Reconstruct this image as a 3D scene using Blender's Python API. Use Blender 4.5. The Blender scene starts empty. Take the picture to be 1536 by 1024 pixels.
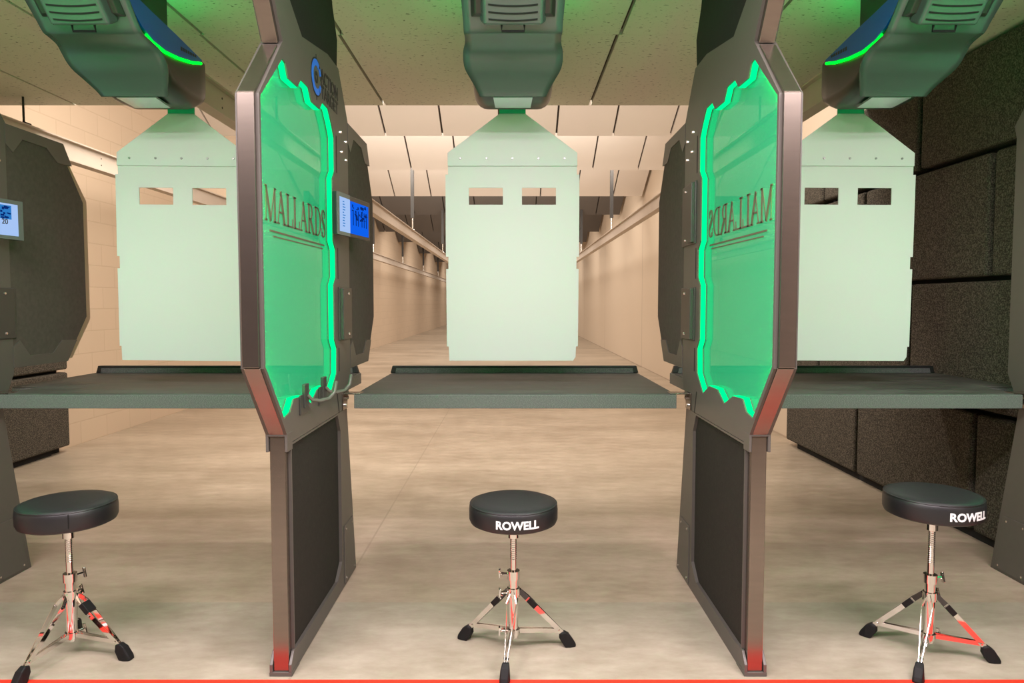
import bpy, bmesh, math, random
from mathutils import Vector, Matrix
random.seed(7)
PI = math.pi
scene = bpy.context.scene
COL = scene.collection

# ------------------------------------------------------------------ materials
def new_mat(name):
    m = bpy.data.materials.new(name); m.use_nodes = True
    nt = m.node_tree
    return m, nt, nt.nodes['Principled BSDF']

def mat(name, col, rough=0.5, metal=0.0, noise=0.0, nscale=20.0, bump=0.0, bscale=200.0, spec=0.5, stretch=None, rvar=0.0):
    m, nt, b = new_mat(name)
    b.inputs['Roughness'].default_value = rough
    b.inputs['Metallic'].default_value = metal
    b.inputs['Specular IOR Level'].default_value = spec
    tc = nt.nodes.new('ShaderNodeTexCoord')
    mp = nt.nodes.new('ShaderNodeMapping')
    nt.links.new(tc.outputs['Object'], mp.inputs['Vector'])
    if stretch: mp.inputs['Scale'].default_value = stretch
    nz = nt.nodes.new('ShaderNodeTexNoise'); nz.inputs['Scale'].default_value = nscale; nz.inputs['Detail'].default_value = 5
    nt.links.new(mp.outputs['Vector'], nz.inputs['Vector'])
    mx = nt.nodes.new('ShaderNodeMix'); mx.data_type = 'RGBA'
    mx.inputs['A'].default_value = [c * (1 - noise) for c in col] + [1]
    mx.inputs['B'].default_value = [min(1, c * (1 + noise)) for c in col] + [1]
    nt.links.new(nz.outputs['Fac'], mx.inputs['Factor'])
    nt.links.new(mx.outputs['Result'], b.inputs['Base Color'])
    if rvar:
        mr = nt.nodes.new('ShaderNodeMapRange')
        mr.inputs['To Min'].default_value = max(0, rough - rvar); mr.inputs['To Max'].default_value = rough + rvar
        nt.links.new(nz.outputs['Fac'], mr.inputs['Value']); nt.links.new(mr.outputs['Result'], b.inputs['Roughness'])
    if bump:
        n2 = nt.nodes.new('ShaderNodeTexNoise'); n2.inputs['Scale'].default_value = bscale; n2.inputs['Detail'].default_value = 2
        nt.links.new(tc.outputs['Object'], n2.inputs['Vector'])
        bp = nt.nodes.new('ShaderNodeBump'); bp.inputs['Strength'].default_value = bump; bp.inputs['Distance'].default_value = 0.004
        nt.links.new(n2.outputs['Fac'], bp.inputs['Height']); nt.links.new(bp.outputs['Normal'], b.inputs['Normal'])
    return m

def speckle(name, c1, c2, rough, scale, bump=0.5, spec=0.3, lo=0.45, hi=0.65):
    m, nt, b = new_mat(name)
    b.inputs['Roughness'].default_value = rough; b.inputs['Specular IOR Level'].default_value = spec
    tc = nt.nodes.new('ShaderNodeTexCoord')
    nz = nt.nodes.new('ShaderNodeTexNoise'); nz.inputs['Scale'].default_value = scale; nz.inputs['Detail'].default_value = 3
    nt.links.new(tc.outputs['Object'], nz.inputs['Vector'])
    r = nt.nodes.new('ShaderNodeValToRGB')
    r.color_ramp.elements[0].position = lo; r.color_ramp.elements[0].color = (*c1, 1)
    r.color_ramp.elements[1].position = hi; r.color_ramp.elements[1].color = (*c2, 1)
    nt.links.new(nz.outputs['Fac'], r.inputs['Fac']); nt.links.new(r.outputs['Color'], b.inputs['Base Color'])
    bp = nt.nodes.new('ShaderNodeBump'); bp.inputs['Strength'].default_value = bump; bp.inputs['Distance'].default_value = 0.004
    nt.links.new(nz.outputs['Fac'], bp.inputs['Height']); nt.links.new(bp.outputs['Normal'], b.inputs['Normal'])
    return m

def emit(name, col, s):
    m = bpy.data.materials.new(name); m.use_nodes = True; nt = m.node_tree
    nt.nodes.remove(nt.nodes['Principled BSDF'])
    e = nt.nodes.new('ShaderNodeEmission'); e.inputs['Color'].default_value = (*col, 1); e.inputs['Strength'].default_value = s
    nt.links.new(e.outputs[0], nt.nodes['Material Output'].inputs['Surface'])
    return m

M = {}
M['steel'] = mat('brushed_steel', (0.26, 0.222, 0.19), 0.26, 0.95, 0.12, 12, stretch=(1, 1, 8))
M['frame'] = mat('painted_frame_steel', (0.098, 0.090, 0.078), 0.46, 0.15, 0.06, 30)
M['slot'] = mat('black_gap', (0.006, 0.006, 0.006), 0.7)
M['felt'] = mat('dark_panel_felt', (0.030, 0.027, 0.022), 0.9, 0, 0.25, 60, 0.3, 400, 0.15)
M['rearfelt'] = mat('rear_panel_felt', (0.095, 0.078, 0.066), 0.9, 0, 0.25, 50, 0.3, 400, 0.15)
M['upfelt'] = mat('upper_panel_black', (0.016, 0.017, 0.014), 0.8, 0, 0.2, 40, 0.1, 300, 0.2)
M['board'] = mat('plywood_edge', (0.45, 0.33, 0.22), 0.75)
M['cover'] = mat('cover_plate_dark', (0.05, 0.05, 0.045), 0.38, 0.2)
M['bolt'] = mat('bright_bolt', (0.75, 0.72, 0.68), 0.25, 1.0)
M['chrome'] = mat('chrome', (0.80, 0.77, 0.74), 0.06, 1.0)
M['vinyl'] = mat('black_vinyl', (0.012, 0.012, 0.013), 0.42, 0, 0.1, 40, 0.15, 500)
M['rubber'] = mat('black_rubber', (0.007, 0.007, 0.007), 0.6, spec=0.25)
M['white'] = mat('white_print', (0.78, 0.78, 0.78), 0.6)
M['benchpaint'] = speckle('textured_grey_paint', (0.095, 0.105, 0.098), (0.15, 0.16, 0.15), 0.5, 230, 0.25)
M['mat'] = mat('worn_rubber_mat', (0.060, 0.062, 0.052), 0.55, 0, 0.9, 4.5, 0.08, 90, 0.4, (0.8, 2.4, 1), 0.2)
M['lip'] = mat('black_lip', (0.012, 0.013, 0.012), 0.5)
M['clipgreen'] = mat('green_plastic_clip', (0.03, 0.42, 0.24), 0.4)
M['sheet'] = mat('white_corrugated_plastic', (0.66, 0.67, 0.665), 0.55, 0, 0.015, 3)
M['yoke'] = mat('white_painted_yoke', (0.74, 0.75, 0.75), 0.45, 0, 0.015, 3)
M['screw'] = mat('grey_screw', (0.35, 0.35, 0.34), 0.35, 0.9)
M['shield'] = mat('grey_shield_paint', (0.115, 0.145, 0.134), 0.27, 0.35, 0.04, 8)
M['unitdark'] = mat('dark_unit_housing', (0.040, 0.036, 0.031), 0.33, 0.2)
M['blue'] = mat('blue_side_plate', (0.0, 0.11, 0.52), 0.4)
M['silver'] = mat('silver_plate', (0.62, 0.66, 0.68), 0.25, 0.7)
M['led'] = emit('green_led_tube', (0.0, 1.0, 0.012), 5.0)
M['filltube'] = emit('green_fill_tube', (0.0, 1.0, 0.2), 40.0)
M['glassled'] = emit('green_edge_led', (0.0, 1.0, 0.26), 1.4)
M['frontled'] = emit('green_front_led', (0.0, 1.0, 0.16), 45.0)
M['rail'] = mat('pale_rail_steel', (0.50, 0.42, 0.35), 0.5, 0.2, 0.08, 6)
M['hang'] = mat('brown_grey_hanger_steel', (0.028, 0.023, 0.019), 0.6, 0.0)
M['foam'] = speckle('dark_acoustic_foam', (0.036, 0.030, 0.023), (0.155, 0.13, 0.10), 0.95, 150, 0.9, 0.2, 0.42, 0.72)
M['foamgap'] = mat('black_foam_backing', (0.008, 0.007, 0.007), 0.9)
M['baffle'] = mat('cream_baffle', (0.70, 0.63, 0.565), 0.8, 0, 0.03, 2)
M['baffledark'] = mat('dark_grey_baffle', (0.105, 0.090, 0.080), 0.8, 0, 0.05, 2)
M['gap'] = mat('dark_panel_seam', (0.05, 0.038, 0.028), 0.9)
M['red'] = mat('red_line_paint', (0.85, 0.03, 0.012), 0.5)
M['logoblue'] = mat('logo_blue', (0.0, 0.17, 0.85), 0.4)
M['logoblack'] = mat('logo_black', (0.008, 0.009, 0.009), 0.5)
M['letter'] = mat('etched_letter', (0.11, 0.085, 0.05), 0.6)
M['tabcase'] = mat('tablet_case', (0.02, 0.022, 0.023), 0.3)
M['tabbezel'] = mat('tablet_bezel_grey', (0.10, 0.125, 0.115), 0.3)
M['scr_blue'] = emit('screen_blue', (0.005, 0.12, 0.85), 1.0)
M['scr_pale'] = emit('screen_pale', (0.40, 0.58, 0.95), 0.95)
M['scr_dark'] = emit('screen_dark_blue', (0.004, 0.03, 0.22), 0.7)
M['scr_mid'] = emit('screen_mid_blue', (0.03, 0.22, 0.62), 0.9)
M['trap'] = mat('dark_end_trap', (0.05, 0.045, 0.04), 0.8)
M['backwall'] = mat('dark_back_wall_paint', (0.10, 0.09, 0.08), 0.8)
M['upceil'] = mat('upper_ceiling_paint', (0.5, 0.44, 0.38), 0.9)

def thin_sheet(name, col, tr):
    m, nt, b = new_mat(name); L = nt.links
    b.inputs['Base Color'].default_value = (*col, 1); b.inputs['Roughness'].default_value = 0.5
    t = nt.nodes.new('ShaderNodeBsdfTranslucent'); t.inputs['Color'].default_value = (*col, 1)
    mx = nt.nodes.new('ShaderNodeMixShader'); mx.inputs[0].default_value = tr
    L.new(b.outputs[0], mx.inputs[1]); L.new(t.outputs[0], mx.inputs[2]); L.new(mx.outputs[0], nt.nodes['Material Output'].inputs['Surface'])
    return m
M['sheet'] = thin_sheet('white_translucent_plastic', (0.80, 0.80, 0.80), 0.4)
M['yoke'] = thin_sheet('white_translucent_yoke', (0.82, 0.82, 0.82), 0.4)

# floor: polished concrete, greyer in front and browner beyond, with saw-cut joints
def floor_mat():
    m, nt, b = new_mat('polished_concrete')
    L = nt.links
    tc = nt.nodes.new('ShaderNodeTexCoord')
    sx = nt.nodes.new('ShaderNodeSeparateXYZ'); L.new(tc.outputs['Object'], sx.inputs[0])
    n1 = nt.nodes.new('ShaderNodeTexNoise'); n1.inputs['Scale'].default_value = 1.1; n1.inputs['Detail'].default_value = 6; n1.inputs['Roughness'].default_value = 0.6
    mp = nt.nodes.new('ShaderNodeMapping'); mp.inputs['Scale'].default_value = (0.7, 1.6, 1)
    L.new(tc.outputs['Object'], mp.inputs[0]); L.new(mp.outputs[0], n1.inputs['Vector'])
    n2 = nt.nodes.new('ShaderNodeTexNoise'); n2.inputs['Scale'].default_value = 9; n2.inputs['Detail'].default_value = 8; n2.inputs['Roughness'].default_value = 0.7
    L.new(mp.outputs[0], n2.inputs['Vector'])
    def math_(op, a, bb):
        n = nt.nodes.new('ShaderNodeMath'); n.operation = op
        for i, v in enumerate((a, bb)):
            if isinstance(v, (int, float)): n.inputs[i].default_value = v
            else: L.new(v, n.inputs[i])
        return n.outputs[0]
    def mixc(f, a, bb):
        n = nt.nodes.new('ShaderNodeMix'); n.data_type = 'RGBA'
        L.new(f, n.inputs['Factor'])
        for k, v in (('A', a), ('B', bb)):
            if isinstance(v, tuple): n.inputs[k].default_value = (*v, 1)
            else: L.new(v, n.inputs[k])
        return n.outputs['Result']
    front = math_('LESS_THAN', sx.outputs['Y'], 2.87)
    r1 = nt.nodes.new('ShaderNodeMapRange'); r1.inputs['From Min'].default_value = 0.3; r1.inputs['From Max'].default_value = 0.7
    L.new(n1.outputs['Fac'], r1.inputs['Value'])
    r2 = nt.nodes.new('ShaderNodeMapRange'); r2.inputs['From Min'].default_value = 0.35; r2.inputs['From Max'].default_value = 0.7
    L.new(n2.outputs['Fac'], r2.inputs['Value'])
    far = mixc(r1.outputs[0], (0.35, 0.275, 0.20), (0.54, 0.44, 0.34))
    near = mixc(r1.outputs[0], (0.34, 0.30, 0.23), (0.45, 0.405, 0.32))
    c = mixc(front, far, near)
    dk = mixc(r2.outputs[0], (0.72, 0.70, 0.66), (1.0, 1.0, 1.0))
    mul = nt.nodes.new('ShaderNodeMix'); mul.data_type = 'RGBA'; mul.blend_type = 'MULTIPLY'; mul.inputs['Factor'].default_value = 0.95
    L.new(c, mul.inputs['A']); L.new(dk, mul.inputs['B'])
    # joints
    def line(axis, pos, w):
        d = math_('SUBTRACT', sx.outputs[axis], pos); a = math_('ABSOLUTE', d, 0)
        return math_('LESS_THAN', a, w)
    j = math_('MAXIMUM', line('Y', 4.4, 0.006), line('X', -0.742, 0.005))
    j = math_('MAXIMUM', j, line('Y', 11.0, 0.008))
    c2 = mixc(math_('MULTIPLY', j, 0.4), mul.outputs['Result'], (0.22, 0.17, 0.12))
    L.new(c2, b.inputs['Base Color'])
    rr = nt.nodes.new('ShaderNodeMapRange'); rr.inputs['To Min'].default_value = 0.30; rr.inputs['To Max'].default_value = 0.5
    L.new(n2.outputs['Fac'], rr.inputs['Value']); L.new(rr.outputs[0], b.inputs['Roughness'])
    b.inputs['Specular IOR Level'].default_value = 0.45
    bp = nt.nodes.new('ShaderNodeBump'); bp.inputs['Strength'].default_value = 0.06; bp.inputs['Distance'].default_value = 0.01
    L.new(n2.outputs['Fac'], bp.inputs['Height']); L.new(bp.outputs[0], b.inputs['Normal'])
    return m
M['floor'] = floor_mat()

def wall_mat(name, bw, rh, c1, c2, cm, mortar):
    m, nt, b = new_mat(name); L = nt.links
    tc = nt.nodes.new('ShaderNodeTexCoord')
    sx = nt.nodes.new('ShaderNodeSeparateXYZ'); L.new(tc.outputs['Object'], sx.inputs[0])
    cb = nt.nodes.new('ShaderNodeCombineXYZ'); L.new(sx.outputs['Y'], cb.inputs['X']); L.new(sx.outputs['Z'], cb.inputs['Y'])
    br = nt.nodes.new('ShaderNodeTexBrick'); L.new(cb.outputs[0], br.inputs['Vector'])
    br.inputs['Scale'].default_value = 1.0; br.inputs['Brick Width'].default_value = bw; br.inputs['Row Height'].default_value = rh
    br.inputs['Mortar Size'].default_value = mortar; br.inputs['Mortar Smooth'].default_value = 0.3
    br.inputs['Color1'].default_value = (*c1, 1); br.inputs['Color2'].default_value = (*c2, 1); br.inputs['Mortar'].default_value = (*cm, 1)
    L.new(br.outputs['Color'], b.inputs['Base Color']); b.inputs['Roughness'].default_value = 0.75
    bp = nt.nodes.new('ShaderNodeBump'); bp.inputs['Strength'].default_value = 0.25; bp.inputs['Distance'].default_value = 0.005; bp.invert = True
    L.new(br.outputs['Fac'], bp.inputs['Height']); L.new(bp.outputs[0], b.inputs['Normal'])
    return m
M['block'] = wall_mat('painted_block_wall', 0.4, 0.2, (0.54, 0.415, 0.30), (0.56, 0.43, 0.31), (0.50, 0.38, 0.27), 0.006)
M['precast'] = wall_mat('painted_precast_wall', 5.5, 9.0, (0.56, 0.45, 0.34), (0.58, 0.465, 0.35), (0.40, 0.31, 0.23), 0.02)

def ceil_mat():
    m, nt, b = new_mat('fissured_acoustic_ceiling'); L = nt.links
    tc = nt.nodes.new('ShaderNodeTexCoord')
    mp = nt.nodes.new('ShaderNodeMapping'); mp.inputs['Scale'].default_value = (1, 2.2, 1); L.new(tc.outputs['Object'], mp.inputs[0])
    n = nt.nodes.new('ShaderNodeTexNoise'); n.inputs['Scale'].default_value = 42; n.inputs['Detail'].default_value = 3; L.new(mp.outputs[0], n.inputs['Vector'])
    r = nt.nodes.new('ShaderNodeValToRGB')
    r.color_ramp.elements[0].position = 0.30; r.color_ramp.elements[0].color = (0.13, 0.12, 0.09, 1)
    r.color_ramp.elements[1].position = 0.37; r.color_ramp.elements[1].color = (0.60, 0.57, 0.47, 1)
    L.new(n.outputs['Fac'], r.inputs['Fac']); L.new(r.outputs['Color'], b.inputs['Base Color'])
    b.inputs['Roughness'].default_value = 0.9; b.inputs['Specular IOR Level'].default_value = 0.2
    bp = nt.nodes.new('ShaderNodeBump'); bp.inputs['Strength'].default_value = 0.3; bp.inputs['Distance'].default_value = 0.004
    L.new(n.outputs['Fac'], bp.inputs['Height']); L.new(bp.outputs[0], b.inputs['Normal'])
    return m
M['ceil'] = ceil_mat()

def pane_mat():
    m = bpy.data.materials.new('edge_lit_acrylic'); m.use_nodes = True; nt = m.node_tree; L = nt.links
    nt.nodes.remove(nt.nodes['Principled BSDF'])
    tr = nt.nodes.new('ShaderNodeBsdfTransparent'); tr.inputs['Color'].default_value = (0.64, 0.97, 0.82, 1)
    di = nt.nodes.new('ShaderNodeBsdfTranslucent'); di.inputs['Color'].default_value = (0.20, 0.90, 0.58, 1)
    d2 = nt.nodes.new('ShaderNodeBsdfDiffuse'); d2.inputs['Color'].default_value = (0.20, 0.90, 0.58, 1)
    mh = nt.nodes.new('ShaderNodeMixShader'); mh.inputs[0].default_value = 0.5; L.new(di.outputs[0], mh.inputs[1]); L.new(d2.outputs[0], mh.inputs[2])
    m1 = nt.nodes.new('ShaderNodeMixShader'); m1.inputs[0].default_value = PANE_HAZE; L.new(tr.outputs[0], m1.inputs[1]); L.new(mh.outputs[0], m1.inputs[2])
    # the sheet itself is the lamp's light guide: it gives off a faint even green
    em = nt.nodes.new('ShaderNodeEmission'); em.inputs['Color'].default_value = (0.0, 1.0, 0.36, 1); em.inputs['Strength'].default_value = PANE_EMIT
    ad = nt.nodes.new('ShaderNodeAddShader'); L.new(m1.outputs[0], ad.inputs[0]); L.new(em.outputs[0], ad.inputs[1])
    gl = nt.nodes.new('ShaderNodeBsdfGlossy'); gl.inputs['Roughness'].default_value = 0.02
    lw = nt.nodes.new('ShaderNodeFresnel'); lw.inputs['IOR'].default_value = 1.25
    m2 = nt.nodes.new('ShaderNodeMixShader'); L.new(lw.outputs[0], m2.inputs[0]); L.new(ad.outputs[0], m2.inputs[1]); L.new(gl.outputs[0], m2.inputs[2])
    L.new(m2.outputs[0], nt.nodes['Material Output'].inputs['Surface'])
    return m
PANE_HAZE = 0.30; PANE_EMIT = 0.26
M['pane'] = pane_mat()

# ------------------------------------------------------------------ mesh helpers
class MB:
    """collects shapes in world coordinates; build() links them as ONE mesh object"""
    def __init__(self): self.bm = bmesh.new(); self.mi = 0
    def _faces(self, vs, fs):
        v = [self.bm.verts.new(p) for p in vs]
        for f in fs:
            try:
                ff = self.bm.faces.new([v[i] for i in f]); ff.material_index = self.mi
            except ValueError: pass
        return v
    def box(self, x0, x1, y0, y1, z0, z1):
        p = [(x, y, z) for x in (x0, x1) for y in (y0, y1) for z in (z0, z1)]
        self._faces(p, [(0, 1, 3, 2), (4, 6, 7, 5), (0, 4, 5, 1), (2, 3, 7, 6), (0, 2, 6, 4), (1, 5, 7, 3)]); return self
    def obox(self, c, ax, ay, az, hx, hy, hz):
        c = Vector(c); ax, ay, az = Vector(ax).normalized(), Vector(ay).normalized(), Vector(az).normalized()
        p = [c + ax * sx * hx + ay * sy * hy + az * sz * hz for sx in (-1, 1) for sy in (-1, 1) for sz in (-1, 1)]
        self._faces(p, [(0, 1, 3, 2), (4, 6, 7, 5), (0, 4, 5, 1), (2, 3, 7, 6), (0, 2, 6, 4), (1, 5, 7, 3)]); return self
    def cyl(self, p0, p1, r0, r1=None, n=20, caps=True):
        p0, p1 = Vector(p0), Vector(p1); r1 = r0 if r1 is None else r1
        d = (p1 - p0).normalized(); a = d.orthogonal().normalized(); b = d.cross(a)
        vs = []
        for p, r in ((p0, r0), (p1, r1)):
            for i in range(n): t = 2 * PI * i / n; vs.append(p + a * math.cos(t) * r + b * math.sin(t) * r)
        fs = [(i, (i + 1) % n, n + (i + 1) % n, n + i) for i in range(n)]
        if caps: fs += [tuple(range(n))[::-1], tuple(range(n, 2 * n))]
        self._faces(vs, fs); return self
    def tube(self, pts, r, n=10):
        pts = [Vector(p) for p in pts]; rings = []; vs = []
        up = None
        for i, p in enumerate(pts):
            d = (pts[min(i + 1, len(pts) - 1)] - pts[max(i - 1, 0)]).normalized()
            if up is None: up = d.orthogonal().normalized()
            up = (up - d * up.dot(d)).normalized(); b = d.cross(up)
            for k in range(n): t = 2 * PI * k / n; vs.append(p + up * math.cos(t) * r + b * math.sin(t) * r)
        fs = []
        for i in range(len(pts) - 1):
            for k in range(n): fs.append((i * n + k, i * n + (k + 1) % n, (i + 1) * n + (k + 1) % n, (i + 1) * n + k))
        fs += [tuple(range(n))[::-1], tuple(range((len(pts) - 1) * n, len(pts) * n))]
        self._faces(vs, fs); return self
    def lathe(self, c, prof, n=64):
        cx, cy = c; vs = []
        for r, z in prof:
            for k in range(n): t = 2 * PI * k / n; vs.append((cx + r * math.cos(t), cy + r * math.sin(t), z))
        m = len(prof)
        fs = [(i * n + k, i * n + (k + 1) % n, (i + 1) * n + (k + 1) % n, (i + 1) * n + k) for i in range(m - 1) for k in range(n)]
        fs += [tuple(range(n))[::-1], tuple(range((m - 1) * n, m * n))]
        self._faces(vs, fs); return self
    def plate(self, outer, holes, a, b, axis='X'):
        """flat plate with holes; outline in (u,v); extruded from a to b along axis"""
        def P(u, v, w): return {'X': (w, u, v), 'Y': (u, w, v), 'Z': (u, v, w)}[axis]
        bm = bmesh.new(); edges = []
        for loop in [outer] + list(holes):
            vs = [bm.verts.new(P(u, v, a)) for u, v in loop]
            for i in range(len(vs)): edges.append(bm.edges.new((vs[i], vs[(i + 1) % len(vs)])))
        if holes:
            bmesh.ops.triangle_fill(bm, use_beauty=True, use_dissolve=False, edges=edges)
        else:
            bm.faces.new(bm.verts[:])
        bm.verts.index_update()
        base = [v.co.copy() for v in bm.verts]; fs = [[v.index for v in f.verts] for f in bm.faces]
        be = [(e.verts[0].index, e.verts[1].index) for e in bm.edges if len(e.link_faces) == 1]
        bm.free()
        d = Vector(P(0, 0, b - a)); n = len(base)
        faces = [tuple(f) for f in fs] + [tuple(i + n for i in reversed(f)) for f in fs]
        faces += [(i, j, j + n, i + n) for i, j in be]
        self._faces(base + [p + d for p in base], faces); return self
    def build(self, name, m, parent=None, bevel=0.0, smooth=False, seg=2):
        bmesh.ops.recalc_face_normals(self.bm, faces=self.bm.faces[:])
        me = bpy.data.meshes.new(name)
        if parent is not None:
            bmesh.ops.translate(self.bm, verts=self.bm.verts[:], vec=-world_loc(parent))
        else:
            org = getattr(self, 'origin', None)
            if org: bmesh.ops.translate(self.bm, verts=self.bm.verts[:], vec=-Vector(org))
        self.bm.to_mesh(me); self.bm.free()
        for mm in (m if isinstance(m, (list, tuple)) else [m]): me.materials.append(mm)
        o = bpy.data.objects.new(name, me); COL.objects.link(o)
        if parent is not None: o.parent = parent
        elif getattr(self, 'origin', None): o.location = self.origin
        if smooth:
            for p in me.polygons: p.use_smooth = True
            md = o.modifiers.new('edges', 'EDGE_SPLIT'); md.split_angle = math.radians(35)
        if bevel:
            md = o.modifiers.new('bevel', 'BEVEL'); md.width = bevel; md.segments = seg; md.limit_method = 'ANGLE'; md.angle_limit = math.radians(40)
        return o

def world_loc(o):
    v = Vector((0, 0, 0))
    while o is not None: v += o.location; o = o.parent
    return v
def tag(o, label, cat, group=None, kind=None):
    o['label'] = label; o['category'] = cat
    if group: o['group'] = group
    if kind: o['kind'] = kind
    return o
def thing(name, loc, label, cat, group=None):
    o = bpy.data.objects.new(name, None); COL.objects.link(o); o.location = loc; o.empty_display_size = 0.1
    return tag(o, label, cat, group)
def struct(o): o['kind'] = 'structure'; return o
def copy_tree(o, parent=None):
    c = o.copy(); COL.objects.link(c)
    if parent is not None: c.parent = parent
    for ch in list(o.children): copy_tree(ch, c)
    return c
def text_mesh(s, size, depth, bold=0.0):
    cu = bpy.data.curves.new('t', 'FONT'); cu.body = s; cu.size = size; cu.extrude = depth; cu.offset = bold; cu.resolution_u = 3
    cu.align_x = 'CENTER'; cu.align_y = 'CENTER'
    o = bpy.data.objects.new('t', cu); COL.objects.link(o)
    dg = bpy.context.evaluated_depsgraph_get(); me = bpy.data.meshes.new_from_object(o.evaluated_get(dg))
    vs = [v.co.copy() for v in me.vertices]; fs = [tuple(p.vertices) for p in me.polygons]
    bpy.data.objects.remove(o); bpy.data.curves.remove(cu); bpy.data.meshes.remove(me)
    return vs, fs

# ------------------------------------------------------------------ setting
XL, XR, ZC = -3.85, 2.55, 2.60
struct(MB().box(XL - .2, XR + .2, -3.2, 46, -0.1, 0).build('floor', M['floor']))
struct(MB().box(XL - .2, XL, -3.2, 46, 0, 4.3).build('wall_left', M['block']))
struct(MB().box(XR, XR + .2, -3.2, 46, 0, 4.3).build('wall_right', M['precast']))
struct(MB().box(XL, XR, 45.8, 46, 0, 4.3).build('wall_far', M['trap']))
struct(MB().box(XL, XR, -3.2, -3.0, 0, 4.3).build('wall_back', M['backwall']))
struct(MB().box(XL, XR, 4.8, 45.8, 4.1, 4.3).build('ceiling', M['upceil']))
# low ceiling over the stalls: slabs with dark open seams, staggered at a cross joint
b = MB()
GRID = [0.545 + 0.7 * k for k in range(-7, 4)]
def slabs(b, y0, y1, sh):
    xs = [XL] + [g + sh for g in GRID if XL + .1 < g < XR - .1] + [XR]
    for i in range(len(xs) - 1):
        b.box(xs[i] + (0.009 if i else 0), xs[i + 1] - (0.009 if i < len(xs) - 2 else 0), y0, y1, ZC, ZC + 0.03)
slabs(b, -3.0, 3.60, 0.0); slabs(b, 3.602, 4.86, -0.014)
b.mi = 1; b.box(XL, XR, -3.0, 4.84, ZC + 0.03, ZC + 0.10)
struct(b.build('ceiling', [M['ceil'], M['gap']]))
# front edge of the low ceiling carries a wall up to the high ceiling
struct(MB().box(XL, XR, 4.80, 4.84, ZC + 0.10, 4.3).build('wall_front', M['upceil']))

# red floor line
b = MB(); b.box(XL, XR, 2.12, 2.264, 0, 0.0015); b.origin = (0, 2.19, 0)
ln = tag(b.build('floor_line', M['red']), 'bright red line painted across the floor at the bottom edge', 'floor line')
for x0, x1, y0, y1 in ((-1.79, -1.70, 2.15, 2.235), (-1.64, -1.61, 2.15, 2.235), (-1.54, -1.46, 2.15, 2.18), (-1.40, -1.36, 2.15, 2.235), (-1.28, -1.20, 2.20, 2.235), (-1.12, -1.08, 2.15, 2.235)):
    MB().box(x0, x1, y0, y1, 0.0012, 0.0022).build('white_marking', M['white'], ln)['label'] = 'white marking'

# ceiling baffles downrange
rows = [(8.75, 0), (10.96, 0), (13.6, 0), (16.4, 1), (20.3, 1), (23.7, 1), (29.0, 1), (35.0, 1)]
blab = ['nearest cream sloping ceiling baffle, just beyond the low ceiling edge', 'second cream sloping ceiling baffle from the front',
        'third and farthest cream sloping ceiling baffle, above the dark ones', 'nearest dark grey sloping ceiling baffle, under the cream ones',
        'second dark grey ceiling baffle downrange', 'third dark grey ceiling baffle downrange', 'fourth dark grey ceiling baffle downrange',
        'farthest dark grey ceiling baffle, smallest one above the end of the range']
for (Y, dk), lb in zip(rows, blab):
    t = thing('ceiling_baffle', (0, Y, 3.31), lb, 'ceiling baffle', 'sloping baffles hung across the range ceiling')
    sl = 0.5; chord = 1.25; n = Vector((0, sl, 1)).normalized(); d = Vector((0, -1, sl)).normalized()
    b = MB(); xs = [XL + 0.02] + [g for g in GRID if XL + .1 < g < XR - .1] + [XR - 0.04]
    for i in range(len(xs) - 1):
        x0, x1 = xs[i] + 0.012, xs[i + 1] - 0.012
        c = Vector(((x0 + x1) / 2, Y, 3.31)) + d * chord / 2 + n * 0.02
        b.obox(c, (1, 0, 0), d, n, (x1 - x0) / 2, chord / 2, 0.02)
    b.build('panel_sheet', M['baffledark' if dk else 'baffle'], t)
    c = Vector(((XL + XR) / 2, Y, 3.31)) + d * chord / 2 + n * 0.055
    MB().obox(c, (1, 0, 0), d, n, (XR - XL) / 2 - 0.05, chord / 2 - 0.01, 0.015).build('backing', M['gap'], t)
    for x in (-3.3, -0.65, 2.0):
        p = Vector((x, Y, 3.31)) + d * (chord * 0.85) + n * 0.07
        MB().cyl(p, (x, p.y, 4.1), 0.01).build('hanger_rod', M['hang'], t)

# overhead rails with hangers
def rail(x, lb, ys):
    t = thing('track_rail', (x, 3.4, 2.27), lb, 'rail', 'overhead target rails running downrange')
    b = MB(); y0, y1 = 3.42, 45.0
    if x > 1: y0 = 3.42
    b.box(x - .04, x + .04, y0, y1, 2.27, 2.279); b.box(x - .04, x + .04, y0, y1, 2.411, 2.42); b.box(x - .012, x + .012, y0, y1, 2.279, 2.411)
    b.build('beam', M['rail'], t)
    h = MB().cyl((x, 4.66, 2.42), (x, 4.66, ZC), .007, n=8); h.box(x - .03, x + .03, 4.63, 4.69, 2.42, 2.432); h.build('hanger', M['hang'], t)
    for y in ys:
        h = MB(); h.box(x - .026, x + .026, y - .026, y + .026, 2.62, 4.1); g = h.build('hanger', M['hang'], t)
        q = MB(); q.cyl((x, y, 2.42), (x, y, 2.63), 0.011, n=8); q.box(x - .03, x + .03, y - .03, y + .03, 2.42, 2.44); q.build('rod', M['bolt'], g)
    for k in range(4):
        yy = 3.9 + k * 0.8
        for dz in (2.32, 2.37): MB().cyl((x - .014, yy, dz), (x + .014, yy, dz), 0.006, n=6).build('rivet', M['hang'], t)
HY = [11.35, 16.25, 20.6, 25.4, 30.4, 36.0]
rail(-3.2, 'pale steel rail nearest the block wall, left end of the picture', HY)
rail(-1.6, 'pale steel rail above the left hanging target', HY)
rail(0.0, 'pale steel rail hidden behind the middle hanging target', HY)
rail(1.6, 'pale steel rail above the right hanging target', HY)

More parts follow.
